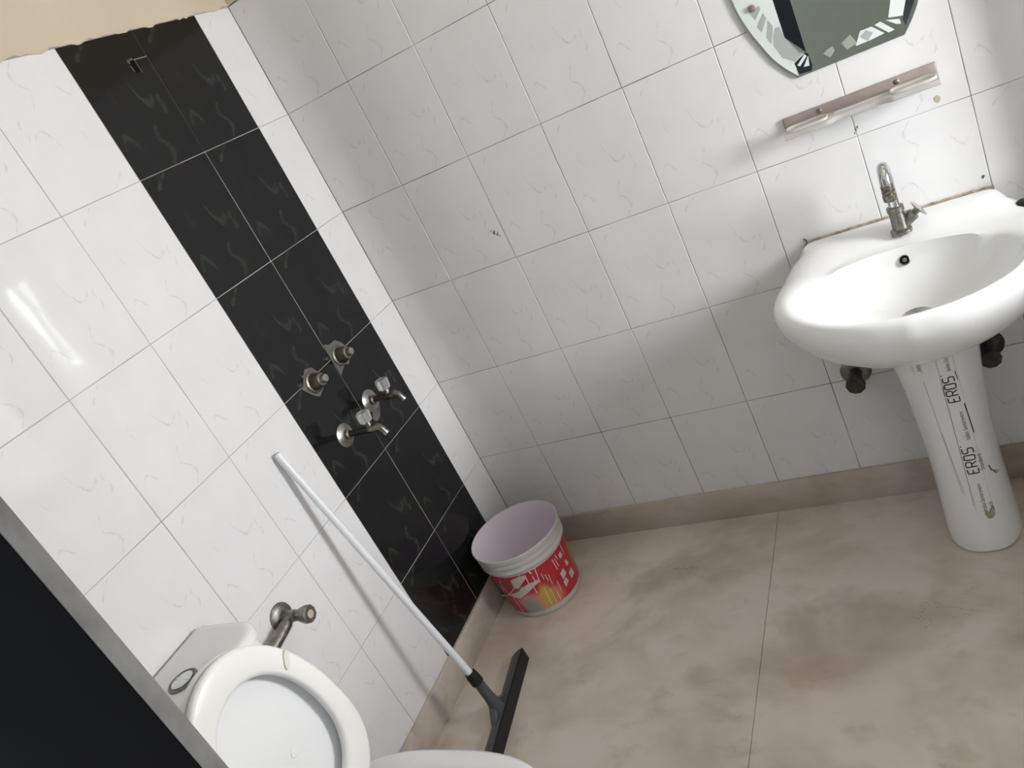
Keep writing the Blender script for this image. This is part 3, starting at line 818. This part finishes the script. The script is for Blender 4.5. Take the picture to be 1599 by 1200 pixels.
part('etched_motif', prism([(1.5652, 1.3137), (1.5801, 1.3223), (1.593, 1.3115), (1.5784, 1.2976)], fm, YG + 0.0002, YG + 0.0008), M['etch'], mir, smooth=0)
part('corner_facet', prism([(1.415, 1.3146), (1.4447, 1.3284), (1.4502, 1.3242), (1.4519, 1.2952), (1.4466, 1.2831), (1.4185, 1.2861)], fm, YG, YG + 0.0006), M['dark_facet'], mir, smooth=0)
for P in ([(1.4197, 1.3072), (1.4423, 1.3259), (1.4454, 1.3193), (1.4253, 1.303)], [(1.4324, 1.2982), (1.4489, 1.3195), (1.4454, 1.2962)]):
    part('etched_motif', prism(P, fm, YG + 0.0003, YG + 0.0011), M['frost'], mir, smooth=0)
for sx in (1.3625, 2 * MC - 1.3625):
    part('screw_cap', lathe((sx, -YG, 1.4715), (0, -1, 0), [(0, 0.0085), (0.003, 0.0085), (0.0065, 0.0065), (0.008, 0.003)], 20), M['cap'], mir)

# ------------------------------------------------------------------ soap shelf
sh = thing('soap_shelf', 'smoky translucent plastic soap shelf screwed to the wall below the mirror', 'shelf', (1.524, 0, 1.16))
part('back_plate', rbox((1.349, -0.011, 1.164), (1.6985, -0.0005, 1.1975), 0.004, 3), M['shelf_plate'], sh)
def tray():
    n = 40; rs = []
    for i in range(n + 1):
        x = 1.351 + 0.346 * i / n
        q = abs(x - 1.524)
        fr = -0.075 + 0.016 * smooth01((0.075 - q) / 0.03)       # dishes reach further forward than the middle
        rs.append([(x, -0.010, 1.1725), (x, fr + 0.006, 1.1725), (x, fr, 1.170), (x, fr, 1.160), (x, fr + 0.004, 1.158), (x, -0.010, 1.158)])
    return rings(rs)
part('tray', tray(), M['shelf'], sh, smooth=30)
def dish(x0, x1):
    """a rim standing round a soap recess"""
    cx, cy, a, b = (x0 + x1) / 2, -0.0445, (x1 - x0) / 2, 0.0235
    path = []
    for i in range(40):
        t = 2 * math.pi * i / 40; c, s = math.cos(t), math.sin(t)
        k = (abs(c) ** 4 + abs(s) ** 4) ** (-0.25)
        path.append((cx + a * c * k, cy + b * s * k))
    rs = []
    for off, z in ((0.0028, 1.172), (0.0025, 1.1775), (0.0, 1.1785), (-0.002, 1.1768), (-0.003, 1.1728)):
        rs.append([(cx + (x - cx) * (1 + off / a), cy + (y - cy) * (1 + off / b), z) for x, y in path])
    return rings(rs, False, False)
part('soap_dish', dish(1.357, 1.452), M['shelf'], sh, smooth=60)
part('soap_dish', dish(1.596, 1.691), M['shelf'], sh, smooth=60)
part('ridge', rbox((1.468, -0.041, 1.171), (1.580, -0.037, 1.1765), 0.0012, 1), M['shelf'], sh)
for sx in (1.436, 1.612):
    part('screw', lathe((sx, -0.010, 1.186), (0, -1, 0), [(0, 0.0062), (0.002, 0.0062), (0.0035, 0.004)], 14), M['chrome_old'], sh)

# ------------------------------------------------------------------ angle valves
def angle_valve(label, o, n, down, kind, length=0.1, outlet=0.06, k=1.2, group='angle stop valves on the walls'):
    """o on the wall, n out of the wall, down: direction of the outlet"""
    o = Vector(o); n = Vector(n)
    t = thing('angle_valve', label, 'valve', o, group)
    m = M[kind]
    sc = lambda P: [(d, r * k) for d, r in P]
    part('flange', lathe(o, n, sc([(0, 0.0335), (0.003, 0.0330), (0.008, 0.028), (0.0115, 0.018), (0.012, 0.012)]), 32), M['chrome_old'], t)
    part('body', join(lathe(o, n, sc([(0.008, 0.0135), (0.050, 0.0135), (0.053, 0.0115)]), 20),
                      lathe(o + n * 0.034, down, sc([(0, 0.0120), (0.020, 0.0120), (0.022, 0.0140), (outlet, 0.0140)]), 16)), m, t)
    part('handle', lathe(o, n, sc([(0.050, 0.0105), (0.058, 0.0120), (length - 0.022, 0.0190), (length - 0.010, 0.0215), (length - 0.003, 0.0205), (length, 0.0175)]), 10), m, t, smooth=25)
    part('handle_cap', lathe(o, n, [(length - 0.001, 0.0105), (length + 0.0008, 0.0100), (length + 0.0012, 0.004)], 18), M['filler'] if kind == 'chrome_old' else m, t)
    return t
angle_valve('grey metal angle valve with a round flange beside the raised toilet lid', (0, -1.052, 0.690), (1, 0, 0), (0.02, -0.98, -0.15), 'chrome_old', 0.104, 0.115, 1.12)
M['valve_dark'] = noisy('dark_valve_metal', (0.05, 0.048, 0.042), (0.085, 0.08, 0.072), 60, 0.5, metal=0.8)  # very dark metal for the two valves beside the pedestal
angle_valve('dark angle valve with a round flange on the back wall, left of the pedestal', (1.325, 0, 0.446), (0, -1, 0), (0, 0.1, -0.99), 'valve_dark', 0.088, 0.036, 1.25)
v2 = angle_valve('dark angle valve with upright pipe, half hidden right of the pedestal', (1.655, 0, 0.441), (0, -1, 0), (0, 0.05, 1), 'valve_dark', 0.088, 0.050, 1.25)
for c in v2.children:
    if c.name.startswith('flange'): c.data.materials[0] = M['valve_dark']
part('supply_pipe', tube([(1.655, -0.034, 0.485), (1.656, -0.034, 0.56), (1.650, -0.045, 0.66)], 0.0085, 12, 4), M['pipe_beige'], v2, smooth=60)

# ------------------------------------------------------------------ pipe stubs and bib taps on the black strip
def stub(label, y, z, patch):
    t = thing('pipe_stub', label, 'pipe stub', (0, y, z), 'pipe stubs on the black tiles')
    part('cement_patch', prism(patch, lambda a, b, d: (d, a, b), -0.0005, 0.0018), M['cement'], t, smooth=0)
    part('collar', lathe((0.0015, y, z), (1, 0, 0.06), [(0, 0.033), (0.004, 0.032), (0.006, 0.026), (0.030, 0.0215), (0.036, 0.0185), (0.037, 0.012)], 28), M['brass'], t)
    part('plug', lathe((0.035, y, z + 0.002), (1, 0, 0.06), [(0, 0.0125), (0.014, 0.0125), (0.018, 0.0105)], 20), M['chrome'], t)
    return t
stub('upper right of the two capped pipe stubs on the black tiles', -0.366, 1.083,
     [(-0.4027, 1.1424), (-0.3813, 1.1304), (-0.3485, 1.1292), (-0.3289, 1.1102), (-0.3193, 1.0886), (-0.3187, 1.0695), (-0.3325, 1.054), (-0.3524, 1.0422), (-0.3645, 1.0517), (-0.3904, 1.0414), (-0.4035, 1.0342), (-0.4032, 1.0745), (-0.4049, 1.0915), (-0.4057, 1.117)])
stub('lower left of the two capped pipe stubs on the black tiles', -0.518, 1.079,
     [(-0.5208, 1.1264), (-0.4934, 1.1155), (-0.4784, 1.0876), (-0.4746, 1.0695), (-0.4813, 1.0555), (-0.5046, 1.0428), (-0.526, 1.0338), (-0.5445, 1.049), (-0.5656, 1.0768), (-0.5745, 1.0901), (-0.5599, 1.093), (-0.5453, 1.1082), (-0.5458, 1.1216), (-0.5399, 1.1137)])
def bib_tap(label, y, z, ext, patch=None):
    t = thing('bib_tap', label, 'tap', (0, y, z), 'bib taps on the black tiles')
    if patch: part('cement_patch', prism(patch, lambda a, b, d: (d, a, b), -0.0005, 0.0015), M['cement'], t, smooth=0)
    part('flange', lathe((0.0005, y, z), (1, 0, 0), [(0, 0.0365), (0.002, 0.0365), (0.006, 0.031), (0.009, 0.016), (0.010, 0.012)], 32), M['chrome'], t)
    part('body', join(lathe((0.008, y, z), (1, 0, 0), [(0, 0.0155), (0.012, 0.0155), (0.014, 0.0100), (ext - 0.018, 0.0095), (ext - 0.012, 0.0130), (ext + 0.012, 0.0130), (ext + 0.018, 0.0105)], 20),
                      lathe((ext + 0.006, y, z + 0.005), (0, 0, 1), [(0, 0.0105), (0.016, 0.0105), (0.020, 0.0085)], 16)), M['brass'], t)
    part('spout', tube([(ext + 0.018, y, z), (ext + 0.030, y, z + 0.001), (ext + 0.042, y, z - 0.006), (ext + 0.049, y, z - 0.022)], [0.0115, 0.0095], 16, 6), M['brass'], t, smooth=60)
    e = lathe((ext + 0.0485, y, z - 0.020), (0.35, 0, -0.93), [(0, 0.0098), (0.006, 0.0102), (0.008, 0.0094), (0.004, 0.0075)], 16)
    part('nozzle', e, M['chrome'], t)
    h = (ext + 0.006, y, z + 0.024)
    part('handle', lathe(h, (0.05, 0.05, 1), [(0, 0.0160), (0.003, 0.0195), (0.030, 0.0215), (0.034, 0.0185), (0.033, 0.010)], 8), M['crystal'], t, smooth=15)
    return t
bib_tap('bib tap with clear handle, lower left of the pair on the black tiles', -0.523, 0.893, 0.096)
bib_tap('bib tap with clear handle, upper right of the pair on the black tiles', -0.353, 0.908, 0.073,
        [(-0.345, 0.895), (-0.322, 0.905), (-0.318, 0.880), (-0.335, 0.858), (-0.352, 0.845), (-0.372, 0.842), (-0.385, 0.858)])

# ------------------------------------------------------------------ bucket
BU = Vector((0.178, -0.268, 0)); BH = 0.275; RB, RT = 0.1285, 0.1475
bk = thing('bucket', 'cream plastic paint bucket with torn red label standing on the floor in the corner', 'bucket', BU)
def rad(z): return RB + (RT - RB) * z / 0.25
prof = [(0.0, RB - 0.006), (0.002, RB - 0.002), (0.005, RB), (0.060, rad(0.060)), (0.195, rad(0.195)), (0.205, rad(0.205)), (0.208, RT + 0.003), (0.213, RT + 0.0075), (0.222, RT + 0.0078), (0.226, RT + 0.0055), (0.230, RT + 0.0055), (0.234, RT + 0.0085),
        (0.243, RT + 0.0095), (0.247, RT + 0.0080), (0.252, RT + 0.0080), (0.256, RT + 0.0105), (0.266, RT + 0.0120), (0.2735, RT + 0.0125), (BH, RT + 0.0110)]
part('shell', lathe(BU, (0, 0, 1), prof + [(BH, RT + 0.0100), (BH - 0.002, RT + 0.0092)], 72, True, False), M['bucket_out'], bk, smooth=40)
part('inside', lathe(BU, (0, 0, 1), [(BH - 0.0005, RT + 0.0103), (BH - 0.003, RT + 0.0090), (0.20, rad(0.20) - 0.003), (0.02, RB - 0.003), (0.008, RB - 0.010), (0.006, 0.01)], 72, False, True), M['bucket_in'], bk, smooth=60)
TH0 = math.atan2(-2.1756 - BU.y, 1.6492 - BU.x)
LZ0, LZ1 = 0.022, 0.176
def wrap(s, t, off):
    """s -1..1 across the side turned to the doorway, t 0..1 up the label"""
    z = LZ0 + (LZ1 - LZ0) * t; a = TH0 + s * math.pi / 2
    r = rad(z) + off
    return (BU.x + r * math.cos(a), BU.y + r * math.sin(a), z)
ns, nt = 60, 6
SX = [-1.12 + 2.24 * i / ns for i in range(ns + 1)]
TV = [0.02 + 1.11 * k / nt for k in range(nt + 1)]
V = [wrap(s, t, 0.0006) for s in SX for t in TV]
F = [(i * (nt + 1) + k, (i + 1) * (nt + 1) + k, (i + 1) * (nt + 1) + k + 1, i * (nt + 1) + k + 1) for i in range(ns) for k in range(nt)]
lab = part('label_wrap', (V, F), M['label'], bk, smooth=60)
lab['label'] = 'torn red printed label'
uvl = lab.data.uv_layers.new(name='UVMap')
for li, lp in enumerate(lab.data.loops):
    vi = lp.vertex_index; i, k = divmod(vi, nt + 1)
    uvl.data[li].uv = (math.sin(max(-1, min(1, SX[i])) * math.pi / 2), TV[k])
def S(x): return math.asin(max(-1, min(1, x))) / (math.pi / 2)
def patch(poly, off=0.0010):
    """polygon in the visible label frame (x -1..1 as seen, t 0..1), laid on the curved side"""
    bm = bmesh.new()
    bm.faces.new([bm.verts.new((x, t, 0)) for x, t in poly])
    bmesh.ops.triangulate(bm, faces=bm.faces)
    bmesh.ops.subdivide_edges(bm, edges=bm.edges[:], cuts=2, use_grid_fill=True)
    bm.verts.index_update()
    V = [wrap(S(v.co.x), v.co.y, off) for v in bm.verts]; F = [tuple(v.index for v in f.verts) for f in bm.faces]
    bm.free(); return V, F
def streak(x0, t0, x1, t1, w=0.011):
    return patch([(x0 - w, t0), (x0 + w * .6, t0 + .02), (x1 + w, t1), (x1 - w * .4, t1 - .02)])
for P in ([(-.62, 1.04), (-.45, 1.10), (-.29, 1.09), (-.30, .99), (-.44, .89), (-.57, .78), (-.64, .81), (-.64, .92)],
          [(-.82, .61), (-.59, .70), (-.49, .79), (-.30, .84), (-.06, .84), (-.06, .76), (-.23, .72), (-.41, .62), (-.67, .49), (-.79, .51)]):
    part('torn_patch', patch(P), M['torn'], bk, smooth=0)
for a in ((-.15, 1.12, -.13, 1.06, .02), (.0, 1.12, -.06, .76, .018), (-.13, .98, -.14, .83, .016), (-.27, 1.08, -.30, .84, .016), (-.24, .70, -.24, .53, .014), (.07, .93, .06, .77), (.13, .84, .14, .68), (.14, .68, .04, .54), (.21, .80, .18, .54),
          (-.04, .56, -.07, .05), (.09, .48, .07, .07), (.32, .51, .30, .19), (.44, 1.03, .45, .75, .014), (.55, 1.05, .56, .94), (.50, 1.0, .52, .78), (.77, 1.12, .77, .83, .008), (-.96, .86, -.93, .62, .008), (-.86, 1.0, -.90, .72, .01), (-.86, .79, -.84, .54, .01),
          (-.81, .48, -.80, .04, .010), (.20, .30, .19, .08)):
    part('scratch', streak(*a), M['scratch'], bk, smooth=0)
for P in ([(.70, 1.0), (.715, .88), (.63, .87), (.62, .98)], [(.59, .64), (.62, .48), (.48, .41), (.46, .61)], [(.55, .42), (.59, .28), (.46, .21), (.45, .37)], [(.74, .74), (.79, .58), (.70, .57), (.70, .71)], [(.80, .44), (.81, .25), (.68, .24), (.68, .42)]):
    part('sticker', patch(P), M['pale_sticker'], bk, smooth=0)
hw = [wrap(S(-.27), 1.30, 0.006), wrap(S(-.33), 1.20, 0.007), wrap(S(-.44), 1.06, 0.008), wrap(S(-.62), .84, 0.009), wrap(S(-.82), .64, 0.010), wrap(S(-.95), .54, 0.012)]
part('wire_end', join(tube(hw, 0.0016, 8, 5), tube([wrap(S(-.27), 1.30, .006), wrap(S(-.255), 1.38, .009), wrap(S(-.225), 1.37, .009), wrap(S(-.22), 1.31, .006)], 0.0013, 6, 4)), M['wire'], bk, smooth=60)

# ------------------------------------------------------------------ floor squeegee
sq = thing('floor_squeegee', 'black floor squeegee with white tube handle leaning on the left tiled wall', 'squeegee', (0.22, -0.78, 0))
A0 = Vector((0.216, -0.578, 0)); dl = Vector((0.130, -0.9915, 0)).normalized(); ax = Vector((dl.y, -dl.x, 0))   # ax points to the wall side
if ax.x > 0: ax = -ax
LEN = 0.44
sec = [(0.047, 0.014), (0.0475, 0.022), (0.030, 0.036), (0.008, 0.048), (0.0025, 0.048), (0.0025, 0.022), (0.012, 0.014)]
def head_sec(s, k=1.0): return [A0 + dl * s + ax * (p * k) + Vector((0, 0, q)) for p, q in sec]
part('head', bevel(rings([head_sec(0.0), head_sec(0.15), head_sec(0.29), head_sec(LEN)]), 0.002, 2), M['black_plastic'], sq)
part('blade', rings([[A0 + dl * s + ax * p + Vector((0, 0, q)) for p, q in ((0.0030, 0.047), (-0.0020, 0.0465), (-0.004, 0.0), (0.0015, 0.0))] for s in (-0.003, LEN + 0.003)]), M['black_rubber'], sq, smooth=0)
SB = Vector((0.201, -0.802, 0.176)); STT = Vector((0.0135, -0.786, 1.012))
sd = (STT - SB).normalized()
HC = A0 + dl * 0.222 + ax * 0.026 + Vector((0, 0, 0.038))
part('neck', join(tube([HC - Vector((0, 0, 0.006)), HC + Vector((0, 0, 0.012)), HC * 0.45 + (SB - sd * 0.03) * 0.55, SB - sd * 0.022, SB], [0.026, 0.021, 0.0165, 0.0150, 0.0150], 16)), M['black_plastic'], sq, smooth=60)
for sg in (1, -1):
    part('gusset', bevel(prism([(0.0, -0.012), (0.062 * sg, -0.012), (0.050 * sg, 0.004), (0.018 * sg, 0.024), (0.0, 0.040)],
                               lambda a, b, t: tuple(HC + dl * a + Vector((0, 0, b)) + ax * (t + 0.25 * max(b, 0))), -0.010, 0.012), 0.002, 1), M['black_plastic'], sq, smooth=35)
part('collar', lathe(SB - sd * 0.026, sd, [(0, 0.0165), (0.003, 0.0195), (0.030, 0.0188), (0.042, 0.0165), (0.043, 0.0120)], 12), M['black_rubber'], sq, smooth=30)
L = (STT - SB).length
part('handle', lathe(SB, sd, [(0.0, 0.0108), (L, 0.0108), (L, 0.0096), (L - 0.02, 0.0094)], 24, True, False), M['white_tube'], sq, smooth=40)
part('tube_hollow_dark', lathe(SB, sd, [(L - 0.010, 0.0095), (L - 0.003, 0.0095)], 20), M['black'], sq)  # black plug painting the dark inside the open tube end

# ------------------------------------------------------------------ toilet
WY = -1.410
wc = thing('toilet', 'white ceramic toilet with lid and seat raised against its cistern by the left wall', 'toilet', (0.35, WY, 0))
part('cistern', rbox((0.012, WY - 0.155, 0.40), (0.205, WY + 0.155, 0.839), 0.030, 5), M['ceramic_wc'], wc, smooth=50)
def tank_lid():
    rs = []
    x0, x1, hw = 0.004, 0.222, 0.170
    for ins, z in ((0.008, 0.832), (0.0, 0.836), (0.0, 0.848), (0.003, 0.854), (0.010, 0.8575), (0.02, 0.8585)):
        r = []
        for (cx, cy, a0) in ((x1, hw, 0), (x0, hw, 90), (x0, -hw, 180), (x1, -hw, 270)):
            rr = 0.065 if cx == x1 else 0.02
            for k in range(9):
                a = math.radians(a0 + 90 * k / 8)
                px = (cx - math.copysign(rr, cx - 0.1)) + (rr - ins) * math.cos(a)
                py = (cy - math.copysign(rr, cy)) + (rr - ins) * math.sin(a)
                r.append((px, WY + py, z))
        rs.append(r)
    return rings(rs)
part('cistern_lid', tank_lid(), M['ceramic_wc'], wc, smooth=50)
bt = part('flush_button', lathe((0.128, WY + 0.002, 0.8575), (0, 0, 1), [(0, 0.0330), (0.004, 0.0330), (0.006, 0.0300), (0.002, 0.0265), (0.002, 0.0050)], 32), M['chrome_old'], wc)
part('button_cap', lathe((0.128, WY + 0.002, 0.8597), (0, 0, 1), [(0, 0.0240), (0.0035, 0.0240), (0.0045, 0.0225), (0.0048, 0.008)], 32), M['chrome_bright'], bt)
part('button_half', rbox((0.108, WY + 0.0005, 0.8625), (0.148, WY + 0.002, 0.8645), 0.0004, 1), M['chrome_old'], bt)
# bowl
def egg(x0, x1, hw, n=64, k=0.56):
    """plan outline: x from x0 (back) to x1 (front), widest at fraction k"""
    xc = x0 + (x1 - x0) * k; P = []
    for i in range(n):
        a = 2 * math.pi * i / n; c, s = math.cos(a), math.sin(a)
        if c >= 0:
            e = 2.5; q = (abs(c) ** e + abs(s) ** e) ** (-1 / e)
            P.append((xc + (x1 - xc) * c * q, hw * s * q))
        else:
            e = 3.2; q = (abs(c) ** e + abs(s) ** e) ** (-1 / e)
            P.append((xc + (xc - x0) * c * q, hw * s * q))
    return P
def ring_egg(x0, x1, hw, z, k=0.5): return [(x, WY + y, z) for x, y in egg(x0, x1, hw, 64, k)]
br = [ring_egg(0.16, 0.56, 0.115, 0.0), ring_egg(0.16, 0.56, 0.117, 0.03), ring_egg(0.16, 0.55, 0.110, 0.12), ring_egg(0.16, 0.60, 0.130, 0.22), ring_egg(0.17, 0.69, 0.170, 0.31),
      ring_egg(0.17, 0.762, 0.188, 0.365), ring_egg(0.17, 0.775, 0.191, 0.400), ring_egg(0.172, 0.772, 0.189, 0.409), ring_egg(0.18, 0.764, 0.181, 0.4135), ring_egg(0.25, 0.720, 0.142, 0.4125),
      ring_egg(0.262, 0.710, 0.132, 0.407), ring_egg(0.266, 0.706, 0.128, 0.393), ring_egg(0.28, 0.66, 0.118, 0.30), ring_egg(0.32, 0.60, 0.085, 0.20), ring_egg(0.38, 0.52, 0.045, 0.17)]
part('bowl', rings(br), M['ceramic_wc'], wc, smooth=60)
# lid and seat standing up: (w across, h up) -> leaning plane
LB = Vector((0.290, 0, 0.415)); lean = math.radians(6.0)
lu = Vector((-math.sin(lean), 0, math.cos(lean))); ln = Vector((math.cos(lean), 0, math.sin(lean)))
def lidp(wd, h, d): p = LB + lu * h + ln * d; return (p.x, WY - 0.012 + wd, p.z)
def lid_outline(x0, x1, hw, n=72, k=0.36):
    P = []
    hc = x0 + (x1 - x0) * k
    for i in range(n):
        a = 2 * math.pi * i / n; c, s = math.cos(a), math.sin(a)
        if s >= 0:
            e = 2.12; q = (abs(c) ** e + abs(s) ** e) ** (-1 / e)
            P.append((hw * c * q, hc + (x1 - hc) * s * q))
        else:
            e = 2.2; q = (abs(c) ** e + abs(s) ** e) ** (-1 / e)
            P.append((hw * c * q, hc + (hc - x0) * s * q))
    return P
LO = lid_outline(0.0, 0.486, 0.186)
def scl(P, d, c=(0, 0.21)):
    out = []
    for x, y in P:
        v = Vector((x - c[0], y - c[1])); out.append((c[0] + v.x * (1 - d / max(v.length, 1e-3)), c[1] + v.y * (1 - d / max(v.length, 1e-3))))
    return out
lr = []
for ins, d in ((0.012, -0.030), (0.003, -0.027), (0.0, -0.020), (0.0, -0.006), (0.002, -0.003), (0.006, -0.003), (0.010, -0.017), (0.060, -0.0195), (0.15, -0.020)):
    lr.append([lidp(x, y, d) for x, y in scl(LO, ins)])
part('lid', rings(lr), M['lid'], wc, smooth=50)
part('lid_bump', lathe(lidp(0.036, 0.20, -0.0205), ln, [(0, 0.0105), (0.002, 0.0100), (0.003, 0.0075)], 20), M['lid'], wc)
SO = lid_outline(0.004, 0.486, 0.189)
HO = lid_outline(0.075, 0.414, 0.136, 72, 0.42)
def mixr(a, b, t): return [(p[0] + (q[0] - p[0]) * t, p[1] + (q[1] - p[1]) * t) for p, q in zip(a, b)]
sr = []
for t, d in ((0.06, 0.003), (0.0, 0.007), (0.0, 0.016), (0.05, 0.0205), (0.14, 0.0225), (0.5, 0.0245), (0.86, 0.0235), (0.96, 0.0205), (1.0, 0.015), (1.0, 0.006), (0.95, 0.003), (0.06, 0.003)):
    sr.append([lidp(x, y, d) for x, y in mixr(SO, HO, t)])
part('seat', rings(sr, False, False), M['seat'], wc, smooth=50)
for (wd, h, rot) in ((0.131, 0.366, -62), (-0.131, 0.366, 62 + 180)):
    a = math.radians(rot + 90)
    u = Vector((math.cos(math.radians(52)) * (1 if wd > 0 else -1), math.sin(math.radians(52))))
    pv = Vector((-u.y, u.x))
    poly = []
    for k in range(20):
        b = 2 * math.pi * k / 20
        q = u * 0.0205 * math.cos(b) + pv * 0.0070 * math.sin(b)
        poly.append((wd + q.x, h + q.y))
    part('bumper', prism(poly, lidp, 0.020, 0.0285), M['bumper'], wc, smooth=0)
for s in (-1, 1):
    part('hinge', lathe((0.272, WY + s * 0.075 - 0.02, 0.418), (0, 1, 0), [(0, 0.013), (0.04, 0.013)], 16), M['seat'], wc)
